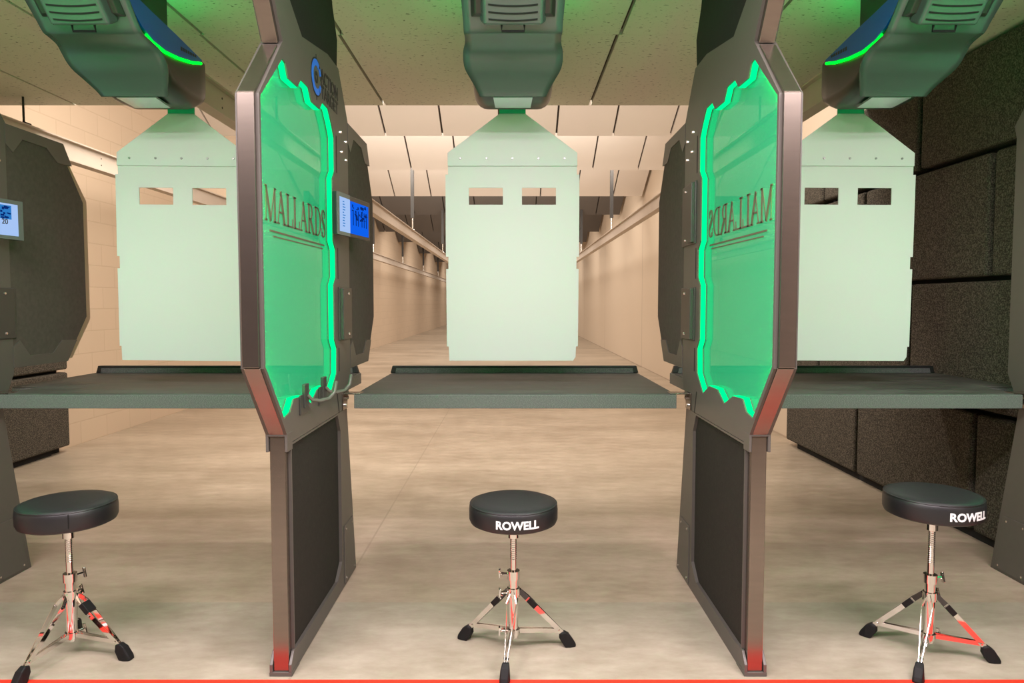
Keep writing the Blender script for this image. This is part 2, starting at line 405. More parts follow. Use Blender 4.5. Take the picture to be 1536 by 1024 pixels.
# acoustic foam panels on the side walls
RZ = [(0.055, 0.675), (0.70, 1.365), (1.39, 2.015), (2.045, 2.58)]
rw = ['bottom row', 'second row from the floor', 'third row from the floor', 'top row']
def pillow(b, x0, x1, y0, y1, z0, z1, side):
    b.box(x0, x1, y0, y1, z0, z1)
def foam(x0, x1, y0, y1, z0, z1, lb, grp):
    b = MB(); b.box(x0, x1, y0, y1, z0, z1); b.origin = ((x0 + x1) / 2, (y0 + y1) / 2, z0)
    o = b.build('acoustic_panel', M['foam'], bevel=0.018, seg=3); tag(o, lb, 'acoustic panel', grp)
cuts = [[1.15, 2.40, 3.64, 4.89, 6.15], [1.75, 3.02, 4.27, 5.52, 6.15], [1.07, 2.32, 3.57, 4.85, 6.15], [1.75, 2.95, 4.22, 5.50, 6.15]]
for r, (z0, z1) in enumerate(RZ):
    cc = cuts[r]
    names = ['nearest the camera', 'second from the camera', 'middle of the visible wall', 'farthest downrange']
    for i in range(4):
        foam(2.42, 2.52, cc[i] + 0.018, cc[i + 1] - 0.018, z0, z1, 'dark foam panel on right wall, %s, %s' % (rw[r], names[i]), 'foam panels on the right wall')
b = MB(); b.box(2.515, 2.55, 1.0, 6.1, 0.0, 2.6); b.box(2.47, 2.55, 1.0, 6.0, 0.0, 0.05)
struct(b.build('trim_1', M['foamgap']))
for r in range(3):
    z0, z1 = RZ[r]
    for y0, y1, nm in ((3.3, 4.58, 'nearer the camera'), (4.60, 5.86, 'farther downrange')):
        foam(-3.82, -3.73, y0, y1, z0, z1, 'dark foam acoustic panel on left block wall, %s, %s' % (rw[r], nm), 'foam panels on the left wall')
b = MB(); b.box(-3.85, -3.815, 3.3, 5.84, 0.0, 2.03); b.box(-3.85, -3.79, 3.3, 5.70, 0.0, 0.05)
struct(b.build('trim_2', M['foamgap']))

# ------------------------------------------------------------------ lane dividers
HOLE = [(2.098, 1.862), (2.305, 2.038), (2.335, 2.035), (2.362, 1.995), (2.465, 1.998), (2.505, 2.035), (2.598, 2.036), (2.635, 1.995), (2.742, 1.998),
        (2.785, 2.035), (2.872, 2.034), (2.925, 1.985), (2.962, 1.94), (2.962, 1.80), (2.925, 1.765), (2.925, 1.51), (2.962, 1.475),
        (2.962, 1.36), (2.925, 1.325), (2.925, 1.10), (2.962, 1.06), (2.955, 0.955), (2.86, 0.880), (2.765, 0.922), (2.657, 0.922),
        (2.571, 0.880), (2.465, 0.922), (2.365, 0.926), (2.325, 0.888), (2.262, 0.876), (2.098, 1.06)]
OUT = [(2.085, 1.865), (2.085, 1.055), (2.30, 0.80), (2.345, 0.785), (3.12, 0.785), (3.20, 0.93), (3.20, 1.99), (3.215, 2.05), (3.12, 2.165), (3.045, 2.25), (2.87, 2.25),
       (2.525, 2.19), (2.39, 2.262), (2.135, 2.60), (1.955, 2.60), (2.31, 2.095), (2.29, 2.075)]
def inset(poly, d):
    out = []; n = len(poly)
    ar = sum(poly[i][0] * poly[(i + 1) % n][1] - poly[(i + 1) % n][0] * poly[i][1] for i in range(n)); sg = 1 if ar > 0 else -1
    for i in range(n):
        p, q, w = Vector(poly[i - 1]), Vector(poly[i]), Vector(poly[(i + 1) % n])
        a, c = (q - p).normalized(), (w - q).normalized()
        n1, n2 = Vector((-a.y, a.x)) * sg, Vector((-c.y, c.x)) * sg
        m = (n1 + n2); m = m / max(.5, m.dot(n1)) ; out.append(tuple(q + m * d))
    return out
HOLE_ = inset(HOLE, .0005)
def strip(b, p0, p1, t, hx, xc=0.0, ext=0.0):
    """flat bar in the Y-Z plane from p0 to p1 (front face), depth t behind it, half width hx in X"""
    p0, p1 = Vector((0, *p0)), Vector((0, *p1)); d = (p1 - p0).normalized(); nn = Vector((1, 0, 0)).cross(d)
    if nn.y < 0: nn = -nn
    c = (p0 + p1) / 2 + nn * t / 2 + Vector((xc, 0, 0))
    b.obox(c, (1, 0, 0), d, nn, hx, (p1 - p0).length / 2 + ext, t / 2); return b

# serif capitals, unit height; each a list of quads
def bar(x0, y0, x1, y1, w):
    d = Vector((x1 - x0, y1 - y0)).normalized(); n = Vector((-d.y, d.x)) * w / 2
    return [(x0 + n.x, y0 + n.y), (x0 - n.x, y0 - n.y), (x1 - n.x, y1 - n.y), (x1 + n.x, y1 + n.y)]
def hq(x0, x1, y0, y1): return [(x0, y0), (x1, y0), (x1, y1), (x0, y1)]
def arc(cx, cy, rx, ry, a0, a1, wmin, wmax, n=12):
    q = []
    for i in range(n):
        def P(k):
            a = math.radians(a0 + (a1 - a0) * k / n); w = wmin + (wmax - wmin) * abs(math.cos(a))
            return ((cx + (rx - w / 2) * math.cos(a), cy + (ry - wmin / 2) * math.sin(a)), (cx + (rx + w / 2) * math.cos(a), cy + (ry + wmin / 2) * math.sin(a)))
        (a, c), (e, g) = P(i), P(i + 1); q.append([a, c, g, e])
    return q
T, S_ = 0.16, 0.05
GL = {
 'M': (1.22, [hq(.02, .26, 0, S_), hq(.12, .165, 0, .97), bar(.16, .98, .60, .02, T), bar(.60, .02, 1.0, .98, S_), hq(.98, 1.11, 0, 1), hq(.88, 1.20, 0, S_), hq(.02, .2, 1 - S_, 1), hq(.98, 1.20, 1 - S_, 1)]),
 'A': (1.04, [bar(.14, .02, .50, .97, S_), bar(.46, .97, .86, .02, T + .01), hq(.26, .70, .33, .33 + S_), hq(.02, .30, 0, S_), hq(.70, 1.02, 0, S_)]),
 'L': (0.84, [hq(.14, .14 + T, 0, 1), hq(.02, .40, 1 - S_, 1), hq(.02, .78, 0, S_), bar(.76, .02, .80, .28, S_)]),
 'R': (1.00, [hq(.14, .14 + T, 0, 1), hq(.02, .42, 0, S_), hq(.02, .45, 1 - S_, 1), hq(.2, .45, .47, .47 + S_)] + arc(.44, .745, .22, .235, -90, 90, S_, T) + [bar(.46, .48, .84, .02, T), hq(.76, .99, 0, S_)]),
 'D': (1.04, [hq(.14, .14 + T, 0, 1), hq(.02, .46, 0, S_), hq(.02, .46, 1 - S_, 1)] + arc(.45, .5, .46, .48, -90, 90, S_, T)),
 'S': (0.72, arc(.36, .745, .21, .235, 20, 200, S_, T) + [bar(.17, .68, .55, .36, T + .02)] + arc(.36, .26, .23, .24, 30, -160, S_, T) + [hq(.55, .585, .70, .96), hq(.09, .125, .03, .32)]),
}
def divider(xc, lb, hooks=False, logo=False, tablet=False, rear=True):
    O = (xc, 2.6, 0)
    t = thing('lane_divider', O, lb, 'lane divider', 'dividers standing between the shooting lanes')
    X = lambda m: m
    def mb(): return MB()
    def plx(o, h, a, bb): return MB().plate(o, h, xc + a, xc + bb)
    fr = plx(OUT, [HOLE], -.035, .035).build('window_frame', M['frame'], t)
    # acrylic pane and its etched name
    pn = plx([(2.11, 1.87), (2.30, 2.07), (3.03, 2.07), (3.03, 0.85), (2.28, 0.85), (2.11, 1.05)], [], -.005, .005).build('acrylic_pane', M['pane'], t)
    b = MB(); word = 'MALLARDS'; hh = 0.112; tot = sum(GL[c][0] for c in word); k = 0.715 / tot; u = 0
    for c in word:
        w, qs = GL[c]
        for q in qs: b.plate([(2.195 + (u + px) * k, 1.51 + py * hh + (u + px) * k * 0.012) for px, py in q], [], xc - .0075, xc + .0075)
        u += w
    b.plate([(2.24, 1.479), (2.885, 1.484), (2.885, 1.490), (2.24, 1.485)], [], xc - .0075, xc + .0075)
    b.plate([(2.27, 1.464), (2.86, 1.470), (2.86, 1.474), (2.27, 1.468)], [], xc - .0075, xc + .0075)
    b.build('lettering', M['letter'], pn)
    # LED strip lining the rim of the opening, one run each side of the pane
    for sx in (-1, 1):
        b = MB(); b.plate(HOLE_, [inset(HOLE, .004)], xc + min(sx * .010, sx * .030), xc + max(sx * .010, sx * .030)); b.build('led_strip', M['glassled'], t)
        b = MB()
        for p0, p1 in (((2.104, 1.08), (2.104, 1.845)), ((2.125, 1.871), (2.285, 2.008)), ((2.266, .892), (2.116, 1.060))):
            strip(b, p0, p1, 0.0006, 0.008, xc + sx * .016)
        b.build('led_strip', M['frontled'], t)
    # steel edge bars facing the shooter
    b = MB(); b.box(xc - .0255, xc + .0255, 2.07, 2.086, 1.058, 1.863); b.build('front_post', M['steel'], t, 0.002)
    strip(MB(), (2.29, .812), (2.078, 1.055), 0.016, 0.0255, xc).build('lower_brace', M['steel'], t, 0.002)
    strip(MB(), (2.074, 1.866), (2.285, 2.077), 0.016, 0.0255, xc).build('upper_brace', M['steel'], t, 0.002)
    strip(MB(), (2.292, 2.083), (1.925, 2.60), 0.03, 0.0255, xc).build('top_arm', M['steel'], t, 0.002)
    b = MB(); b.box(xc - .0255, xc + .0255, 2.292, 2.325, .015, .81); b.build('lower_post', M['steel'], t, 0.002)
    b = MB(); b.box(xc - .028, xc + .028, 2.284, 2.33, .812, .822); b.box(xc - .036, xc - .0265, 2.284, 2.34, .76, .822); b.box(xc + .0265, xc + .036, 2.284, 2.34, .76, .822); b.build('joint_bracket', M['frame'], t, 0.002)
    b = MB(); b.box(xc - .038, xc + .038, 2.284, 2.37, 0, .014)
    for s in (-1, 1): b.plate([(2.284, .014), (2.37, .014), (2.37, .075), (2.315, .075), (2.284, .04)], [], xc + s * .032 - .005, xc + s * .032 + .005)
    b.build('foot_bracket', M['frame'], t, 0.0015)
    # lower half
    plx([(2.326, .0), (3.265, 0), (3.12, .783), (2.326, .783)], [[(2.332, .066), (2.92, .066), (3.0, .125), (3.0, .70), (2.955, .775), (2.332, .775)]], -.035, .035).build('lower_frame', M['frame'], t)
    plx([(2.328, .05), (3.03, .05), (3.03, .779), (2.328, .779)], [], -.022, .022).build('lower_panel', M['felt'], t)
    for s in (-1, 1):
        x0, x1 = sorted((xc + s * .035, xc + s * .039))
        cp = MB().plate([(3.035, .012), (3.235, .012), (3.19, .27), (3.035, .27)], [], x0, x1).build('access_cover', M['frame'], t, 0.001)
        for y, z in ((3.06, .25), (3.165, .25), (3.06, .03), (3.21, .03)): MB().cyl((xc + s * .038, y, z), (xc + s * .0415, y, z), .005, n=10).build('screw', M['bolt'], cp)
    # dark slots between the window bar and the posts
    for s in (-1, 1):
        for z0, z1 in ((1.80, 1.955), (1.355, 1.485), (.96, 1.06)):
            MB().box(xc + s * .0335 - .002, xc + s * .0335 + .002, 2.985, 2.998, z0, z1).build('slot', M['slot'], t)
        MB().obox((xc + s * .0335, 2.965, .83), (1, 0, 0), (0, .35, -1), (0, 1, .35), .002, .05, .006).build('slot', M['slot'], t)
    # upper infill and rear panel
    plx([(2.36, 2.26), (2.52, 2.17), (2.87, 2.23), (3.06, 2.24), (3.075, 2.38), (3.005, 2.49), (2.97, 2.598), (2.11, 2.598)], [], -.024, .024).build('upper_panel', M['upfelt'], t)
    OCT = [(3.16, 2.045), (3.58, 2.045), (3.765, 1.785), (3.765, 1.18), (3.60, .972), (3.16, .972)]
    if rear:
        plx(OCT, [], -.033, .033).build('rear_panel', M['rearfelt'], t)
        plx([(3.19, 2.05), (3.64, 2.04), (3.838, 1.80), (3.838, 1.165), (3.67, .965), (3.19, .965)], [], -.008, .008).build('edge_board', M['board'], t)
        plx([(3.2, 2.06), (3.61, 2.06), (3.675, 1.96), (3.56, 1.955), (3.48, 2.012), (3.31, 2.012), (3.245, 1.94), (3.2, 1.97)], [], -.037, .037).build('corner_bracket', M['frame'], t)
        plx([(3.2, .955), (3.59, .955), (3.67, 1.06), (3.55, 1.065), (3.48, 1.005), (3.31, 1.005), (3.245, 1.08), (3.2, 1.05)], [], -.037, .037).build('corner_bracket', M['frame'], t)
    for s in (-1, 1):
        for y, z in ((3.055, 1.985), (3.15, 1.965), (3.07, 1.905), (3.15, 1.885)) if rear else ():
            MB().cyl((xc + s * .034, y, z), (xc + s * .043, y, z), .0085, .006, n=12).build('bolt', M['bolt'], t)
        for z0, z1 in ((1.505, 1.77), (1.09, 1.32)):
            if (s > 0 and tablet and z0 > 1.4) or not rear: continue
            b = MB(); b.box(xc + s * .038 - .004, xc + s * .038 + .004, 2.99, 3.215, z0, z1)
            b.box(xc + s * .047 - .009, xc + s * .047 + .009, 3.0, 3.055, z0 + .005, z1 - .005)
            hp = b.build('hinge_plate', M['cover'], t, 0.003)
            for z in (z0 + .025, z1 - .025): MB().cyl((xc + s * .041, 3.15, z), (xc + s * .047, 3.15, z), .007, .005, n=12).build('bolt', M['bolt'], hp)
    if logo:
        xf = xc + .035
        b = MB()
        for a0, a1, r0, r1 in ((55, 305, .042, .066), (20, 45, .05, .066), (315, 340, .05, .066)):
            n = 16
            o = [(2.70 + r1 * math.cos(math.radians(a0 + (a1 - a0) * i / n)), 2.105 + r1 * math.sin(math.radians(a0 + (a1 - a0) * i / n))) for i in range(n + 1)]
            o += [(2.70 + r0 * math.cos(math.radians(a1 - (a1 - a0) * i / n)), 2.105 + r0 * math.sin(math.radians(a1 - (a1 - a0) * i / n))) for i in range(n + 1)]
            b.plate(o, [], xf, xf + .002)
        em = b.build('emblem', M['logoblue'], t)
        b = MB(); n = 24
        ring = lambda r: [(2.70 + r * math.cos(2 * PI * i / n), 2.105 + r * math.sin(2 * PI * i / n)) for i in range(n)]
        b.plate(ring(.072), [ring(.067)], xf, xf + .0015); b.plate(ring(.022), [ring(.010)], xf, xf + .0015)
        b.plate([(2.70 - .003, 2.02), (2.70 + .003, 2.02), (2.70 + .003, 2.05), (2.70 - .003, 2.05)], [], xf, xf + .0015)
        b.plate([(2.70 - .003, 2.16), (2.70 + .003, 2.16), (2.70 + .003, 2.19), (2.70 - .003, 2.19)], [], xf, xf + .0015)
        b.build('emblem_ring', M['logoblack'], em)
        b = MB()
        for s, z, sz in (('ACTION', 2.132, .074), ('TARGET', 2.072, .074)):
            vs, fs = text_mesh(s, sz, .0008, .0015)
            b._faces([(xf + .001 + v.z, 2.895 + v.x * .96, z + v.y) for v in vs], fs)
        b.build('logo_text', M['logoblack'], t)
    if hooks:
        for y in (2.475, 2.715):
            b = MB(); xf = xc + .035
            b.box(xf, xf + .006, y - .055, y + .045, .86, .93); b.box(xf, xf + .012, y - .02, y + .028, .88, .965)
            hk = b.build('hook', M['cover'], t, 0.002)
            MB().tube([(xf + .01, y + .01, .925), (xf + .025, y + .02, .905), (xf + .05, y + .035, .900), (xf + .075, y + .06, .905), (xf + .09, y + .08, .925), (xf + .095, y + .09, .965)], .007).build('hook_rod', M['frame'], hk, smooth=True)
    return t
DX = [-2.32, -0.776, 0.817, 2.31]
divider(DX[0], 'lane divider at far left with dark eight sided rear panel and bright touchscreen', tablet=True)
divider(DX[1], 'lane divider left of the middle stool with glowing green MALLARDS pane and two hooks', hooks=True, logo=True, tablet=True)
divider(DX[2], 'lane divider right of the middle stool with glowing green pane, lettering reversed')
divider(DX[3], 'lane divider at far right by the dark foam wall, mostly out of frame', rear=False)

# touchscreens
def tablet(cx, cy, yaw, lb, mode):
    t = thing('touchscreen', (cx, cy, 1.53), lb, 'touchscreen', 'touchscreens on the lane dividers')
    # local frame: u along the screen (away from the shooter), n = screen normal
    u = Vector((math.sin(yaw), math.cos(yaw), 0)); n = Vector((math.cos(yaw), -math.sin(yaw), 0)); z = Vector((0, 0, 1)); c = Vector((cx, cy, 1.617))
    MB().obox(c, u, z, n, .178, .086, .011).build('case', M['tabcase'], t, 0.004)
    w = MB(); w.obox(c - n * .03 + z * (-.0), u, z, n, .05, .05, .024); w.build('mount', M['cover'], t)
    def q(b, u0, u1, v0, v1, h): b.obox(c + u * (u0 + u1) / 2 + z * (v0 + v1) / 2 + n * (.0115 + h), u, z, n, (u1 - u0) / 2, (v1 - v0) / 2, .0006)
    rnd = random.Random(3)
    if mode == 'blue':
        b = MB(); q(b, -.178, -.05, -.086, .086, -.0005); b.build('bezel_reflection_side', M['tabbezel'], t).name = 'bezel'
        b = MB(); q(b, -.05, .155, -.072, .064, 0); s = b.build('screen', M['scr_blue'], t)
        b = MB(); q(b, -.155, -.05, -.072, .068, 0); b.build('screen_reflection', M['scr_pale'], s)  # pale reflection painted as a glowing part of the screen
        b = MB()
        for k in range(34):
            uu = rnd.uniform(-.035, .13); vv = rnd.uniform(-.012, .048); q(b, uu, uu + rnd.uniform(.005, .02), vv, vv + rnd.uniform(.003, .012), .0008)
        for uu in (-.02, .01, .035, .075, .10, .125): q(b, uu, uu + .006, -.035, .03, .0008)
        b.build('target_picture', M['scr_dark'], s)
        b = MB()
        for k in range(10):
            vv = -.05 + k * .011; q(b, -.125, -.125 + rnd.uniform(.01, .03), vv, vv + .004, .0008)
        b.build('screen_lines', M['scr_mid'], s)
    else:
        b = MB(); q(b, -.178, .178, -.086, .086, -.0005); b.build('bezel', M['tabbezel'], t)
        b = MB(); q(b, -.155, .15, -.07, .068, 0); s = b.build('screen', M['scr_pale'], t)
        b = MB(); q(b, -.14, -.01, -.05, .05, .0006)
        b.build('side_picture', M['scr_blue'], s)
        b = MB(); q(b, .045, .115, .0, .06, .0006)
        b.build('target_picture', M['scr_mid'], s)
        b = MB()
        for k in range(14):
            uu = rnd.uniform(.045, .1); vv = rnd.uniform(.0, .05); q(b, uu, uu + rnd.uniform(.006, .018), vv, vv + rnd.uniform(.004, .012), .0012)
        b.build('target_silhouette', M['scr_dark'], s)
        b = MB()
        for tx, uu, vv, sz in (('20', .08, -.012, .032), ('C', .02, -.048, .026)):
            vs, fs = text_mesh(tx, sz, .0004, .0005)
            b._faces([c + u * (uu + v.x) + z * (vv + v.y) + n * (.0128 + v.z) for v in vs], fs)
        b.build('screen_digits', M['tabcase'], s)
    return t
tablet(-0.684, 3.02, math.radians(10), 'touchscreen with blue picture on the divider left of the middle lane', 'blue')
tablet(-2.225, 2.985, math.radians(8), 'touchscreen with pale display on the far left divider', 'pale')

# ------------------------------------------------------------------ shooting benches
def bench(poly, lip0, lip1, brk, lb):
    cx = sum(p[0] for p in poly) / len(poly)
    t = thing('shooting_bench', (cx, 3.03, .793), lb, 'bench', 'benches between the lane dividers')
    b = MB(); b.plate(poly, [], .793, .853, 'Z'); b.build('tray', M['benchpaint'], t, 0.002)
    cxm = cx
    def ins(p):
        x, y = p
        return (x + (.006 if x < cxm else -.006), y + (.010 if y < 3.2 else -.004))
    b = MB(); b.plate([ins(p) for p in poly], [], .852, .857, 'Z'); b.build('mat_top', M['mat'], t, 0.001)
    b = MB()
    b.plate([(lip0, .857), (lip1, .857), (lip1 - .012, .897), (lip0 + .012, .897)], [], 3.955, 3.985, 'Y')
    lp = b.build('back_lip', M['lip'], t, 0.003)
    b = MB(); b.plate([(lip0 + .03, .858), (lip1 - .03, .858), (lip1 - .035, .884), (lip0 + .035, .884)], [], 3.949, 3.9555, 'Y'); b.build('lip_face', M['benchpaint'], lp)
    for bx0, bx1, s in brk:
        b = MB(); b.box(bx0, bx1, 3.04, 3.10, .853, .859)
        xf = bx0 if s < 0 else bx1
        b.box(min(xf, xf - s * .006), max(xf, xf - s * .006), 3.03, 3.11, .785, .859)
        br = b.build('mount_bracket', M['steel'], t, 0.001)
        for z in (.805, .835): MB().cyl((xf - s * .004, 3.055 + (z - .805), z), (xf - s * .016, 3.055 + (z - .805), z), .008, n=12).build('bolt', M['bolt'], br)
    return t
bench([(-.688, 3.03), (.717, 3.03), (.717, 4.0), (-.688, 4.0)], -.69, .718, [(-.741, -.66, -1), (.69, .782, 1)], 'grey bench with dark mat above the middle stool')
bench([(-2.235, 3.03), (-.865, 3.03), (-.865, 4.0), (-2.37, 4.0), (-2.37, 3.30), (-2.235, 3.30)], -2.36, -.87, [(-2.285, -2.2, -1), (-.90, -.811, 1)], 'grey bench with dark mat behind the left stool')
bench([(.905, 3.03), (2.225, 3.03), (2.225, 3.30), (2.405, 3.30), (2.405, 4.0), (.905, 4.0)], .91, 2.40, [(.852, .94, -1), (2.19, 2.275, 1)], 'grey bench with dark mat behind the right stool')

# ------------------------------------------------------------------ target carriers
def bez(pts, n):
    # Catmull-Rom through (y,z,w)
    out = []
    P = [pts[0]] + list(pts) + [pts[-1]]
    for i in range(1, len(P) - 2):
        for k in range(n):
            t = k / n
            out.append(tuple(0.5 * ((2 * P[i][j]) + (-P[i - 1][j] + P[i + 1][j]) * t + (2 * P[i - 1][j] - 5 * P[i][j] + 4 * P[i + 1][j] - P[i + 2][j]) * t * t + (-P[i - 1][j] + 3 * P[i][j] - 3 * P[i + 1][j] + P[i + 2][j]) * t ** 3) for j in range(3)))
    out.append(tuple(pts[-1])); return out
def carrier(cx, lb):
    t = thing('target_carrier', (cx, 3.0, 2.12), lb, 'target carrier', 'motor driven target carriers under the ceiling')
    # body, hidden behind the shield from the front
    def sect(y, zb, zt, w, r):
        pts = []
        for a in range(0, 91, 18): pts.append((w - r + r * math.sin(math.radians(a)), zb + r - r * math.cos(math.radians(a))))
        right = pts + [(w, zt)]
        return [(cx + x, y, z) for x, z in right] + [(cx - x, y, z) for x, z in reversed(right)]
    secs = [sect(2.60, 2.40, 2.43, .175, .02), sect(2.74, 2.295, 2.40, .175, .03), sect(2.86, 2.235, 2.385, .175, .05), sect(2.99, 2.143, 2.375, .172, .06),
            sect(3.14, 2.128, 2.365, .172, .06), sect(3.24, 2.132, 2.36, .172, .06), sect(3.31, 2.165, 2.355, .166, .05), sect(3.35, 2.22, 2.35, .150, .03)]
    b = MB(); n = len(secs[0]); vs = [p for s in secs for p in s]; fs = []
    for i in range(len(secs) - 1):
        for k in range(n): fs.append((i * n + k, i * n + (k + 1) % n, (i + 1) * n + (k + 1) % n, (i + 1) * n + k))
    fs += [tuple(range(n)), tuple(range((len(secs) - 1) * n, len(secs) * n))]
    b._faces(vs, fs); body = b.build('housing', M['unitdark'], t, smooth=True)
    # front shield: an S-curved plate that narrows to the bottom
    prof = [(2.50, 2.47, .200), (2.56, 2.412, .195), (2.62, 2.356, .190), (2.68, 2.302, .187)]
    prof2 = bez([(2.68, 2.302, .187), (2.71, 2.276, .187), (2.735, 2.269, .185), (2.79, 2.260, .188), (2.835, 2.243, .198), (2.87, 2.216, .199), (2.90, 2.194, .192), (2.94, 2.168, .172), (2.98, 2.138, .150), (3.0, 2.119, .140)], 5)
    pr = prof[:-1] + prof2
    b = MB(); vs = []; NX = 12
    for y, z, w in pr:
        for i in range(NX + 1): vs.append((cx - w + 2 * w * i / NX, y, z))
    m = len(pr)
    fs = [(i * (NX + 1) + k, i * (NX + 1) + k + 1, (i + 1) * (NX + 1) + k + 1, (i + 1) * (NX + 1) + k) for i in range(m - 1) for k in range(NX)]
    b._faces(vs, fs); sh = b.build('front_shield', M['shield'], t, smooth=True)
    for md in list(sh.modifiers): sh.modifiers.remove(md)
    md = sh.modifiers.new('thick', 'SOLIDIFY'); md.thickness = 0.007; md.offset = 1
    me = sh.data
    if sum(p.normal.z for p in me.polygons) > 0: me.flip_normals()
    md.offset = -1
    # motor cover on the shield, with vents
    d = Vector((0, 2.62 - 2.50, 2.356 - 2.47)).normalized(); nn = Vector((0, d.z, -d.y)); nn = nn if nn.z < 0 else -nn
    base = Vector((cx, 2.50, 2.47))
    def pt(x, s, h): return base + Vector((x, 0, 0)) + d * s + nn * h
    def frust(b, w0, w1, s0, s1, s1b, h):
        v = [pt(-w0, s0, 0), pt(w0, s0, 0), pt(w0, s1, 0), pt(-w0, s1, 0), pt(-w1, s0, h), pt(w1, s0, h), pt(w1, s1b, h), pt(-w1, s1b, h)]
        b._faces(v, [(0, 1, 2, 3), (4, 5, 6, 7), (0, 1, 5, 4), (1, 2, 6, 5), (2, 3, 7, 6), (3, 0, 4, 7)])
    b = MB(); frust(b, .158, .140, -.10, .228, .205, .018); mc = b.build('motor_cover', M['unitdark'], t, 0.004)
    b = MB(); frust(b, .125, .108, -.10, .246, .238, .046); cv = b.build('vent_cover', M['shield'], t, 0.010, seg=3)
    b = MB()
    for s in (.107, .134, .161, .188, .214):
        L_ = 14
        for i in range(L_):
            x0 = -.09 + .18 * i / L_; x1 = -.09 + .18 * (i + 1) / L_
            bow = lambda x: s + .006 * (1 - (x / .09) ** 2)
            q = [pt(x0, bow(x0) - .003, .0465), pt(x1, bow(x1) - .003, .0465), pt(x1, bow(x1) + .003, .0465), pt(x0, bow(x0) + .003, .0465)]
            q2 = [p + nn * .0015 for p in q]
            b._faces(q + q2, [(0, 1, 2, 3), (4, 5, 6, 7), (0, 1, 5, 4), (2, 3, 7, 6), (1, 2, 6, 5), (3, 0, 4, 7)])
    b.build('vent_slot', M['slot'], cv)
    b = MB(); b.tube([pt(-.042, .242, .030), pt(-.042, .262, .040), pt(.042, .262, .040), pt(.042, .242, .030)], .0045, 8); b.build('pull_handle', M['rubber'], t, smooth=True)
    # blue side plates with a green light tube under each
    for s in (-1, 1):
        a = [(2.60, 2.385), (2.66, 2.335), (2.72, 2.300), (2.80, 2.279), (2.90, 2.275), (3.02, 2.290), (3.14, 2.314), (3.235, 2.342)]
        up = [(3.235, 2.350), (3.0, 2.372), (2.80, 2.386), (2.66, 2.398)]
        x0, x1 = sorted((cx + s * .174, cx + s * .1855))
        MB().plate(a + up, [], x0, x1).build('side_plate', M['blue'], t)
        b = MB(); b.tube([(cx + s * .181, y, z - .007) for y, z in [(2.755, 2.289)] + a[3:]], .0055, 8); b.build('light_tube', M['led'], t, smooth=True)
        b = MB(); b.tube([(cx + s * .100, y, z + .008) for y, z in ((2.80, 2.394), (2.86, 2.387), (3.0, 2.377), (3.14, 2.367), (3.26, 2.361))], .005, 8); b.build('ceiling_fill_tube', M['filltube'], t, smooth=True)  # second tube is unseen, added to light the ceiling green
        b = MB()
        rr = random.Random(5)
        for k in range(7): b.plate([(3.03 + k * .022, 2.322 + k * .003), (3.045 + k * .022, 2.322 + k * .003), (3.045 + k * .022, 2.338 + k * .002), (3.03 + k * .022, 2.338 + k * .002)], [], min(cx + s * .185, cx + s * .1865), max(cx + s * .185, cx + s * .1865))
        b.build('side_mark', M['logoblack'], t)
    b = MB(); v = [(cx - .083, 3.010, 2.118), (cx + .083, 3.010, 2.118), (cx + .078, 3.15, 2.114), (cx - .078, 3.15, 2.114)]
    v2 = [(x, y, z + .008) for x, y, z in v]
    b._faces(v + v2, [(0, 1, 2, 3), (4, 5, 6, 7), (0, 1, 5, 4), (1, 2, 6, 5), (2, 3, 7, 6), (3, 0, 4, 7)]); b.build('bottom_plate', M['silver'], t)
    b = MB(); b.box(cx - .05, cx + .05, 2.85, 3.2, 2.36, ZC); b.build('ceiling_mount', M['hang'], t)
    return t
carrier(-1.59, 'grey target carrier under the ceiling above the left bench')
carrier(0.004, 'grey target carrier under the ceiling above the middle bench')
carrier(1.605, 'grey target carrier under the ceiling above the right bench')

# hanging targets
def target():
    t = thing('hanging_target', (0, 3.34, .976), 'white target sheet hanging above the middle bench', 'target', 'white targets hanging from the carriers')
    y = 3.34
    MB().box(-.062, .062, y - .004, y + .004, 2.128, 2.185).build('hanger_clip', M['clipgreen'], t)['label'] = 'green clip'
    yk = MB().plate([(-.060, 2.138), (.060, 2.138), (.305, 1.957), (.305, 1.896), (-.305, 1.896), (-.305, 1.957)], [], y - .0065, y - .0005, 'Y').build('yoke', M['yoke'], t, 0.001)
    for x in (-.245, -.122, 0, .122, .245): MB().cyl((x, y - .006, 1.931), (x, y - .011, 1.931), .0055, .0045, n=10).build('screw', M['screw'], yk)
    o = [(-.304, 1.92), (-.304, 1.857), (-.316, 1.857), (-.316, 1.472), (-.304, 1.472), (-.304, 1.414), (-.315, 1.414), (-.313, 1.045), (-.304, 1.045), (-.302, .977),
         (.290, .977), (.302, .995), (.304, 1.045), (.313, 1.045), (.315, 1.414), (.304, 1.414), (.304, 1.472), (.316, 1.472), (.316, 1.857), (.304, 1.857), (.304, 1.92)]
    h = [[(-.206, 1.716), (-.045, 1.716), (-.045, 1.795), (-.206, 1.795)], [(.045, 1.716), (.206, 1.716), (.206, 1.795), (.045, 1.795)]]
    MB().plate(o, h, y, y + .006, 'Y').build('target_sheet', M['sheet'], t)
    return t
tg = target(); tg.location.x = 0.002
for x, rx, lb in ((-1.563, math.radians(-.5), 'white target sheet hanging above the left bench, in front of the block wall'), (1.585, math.radians(-.25), 'white target sheet hanging above the right bench, in front of dark foam')):
    c = copy_tree(tg); c.location = (x, 3.34, .976); c.rotation_euler = (0, -rx, 0); c['label'] = lb

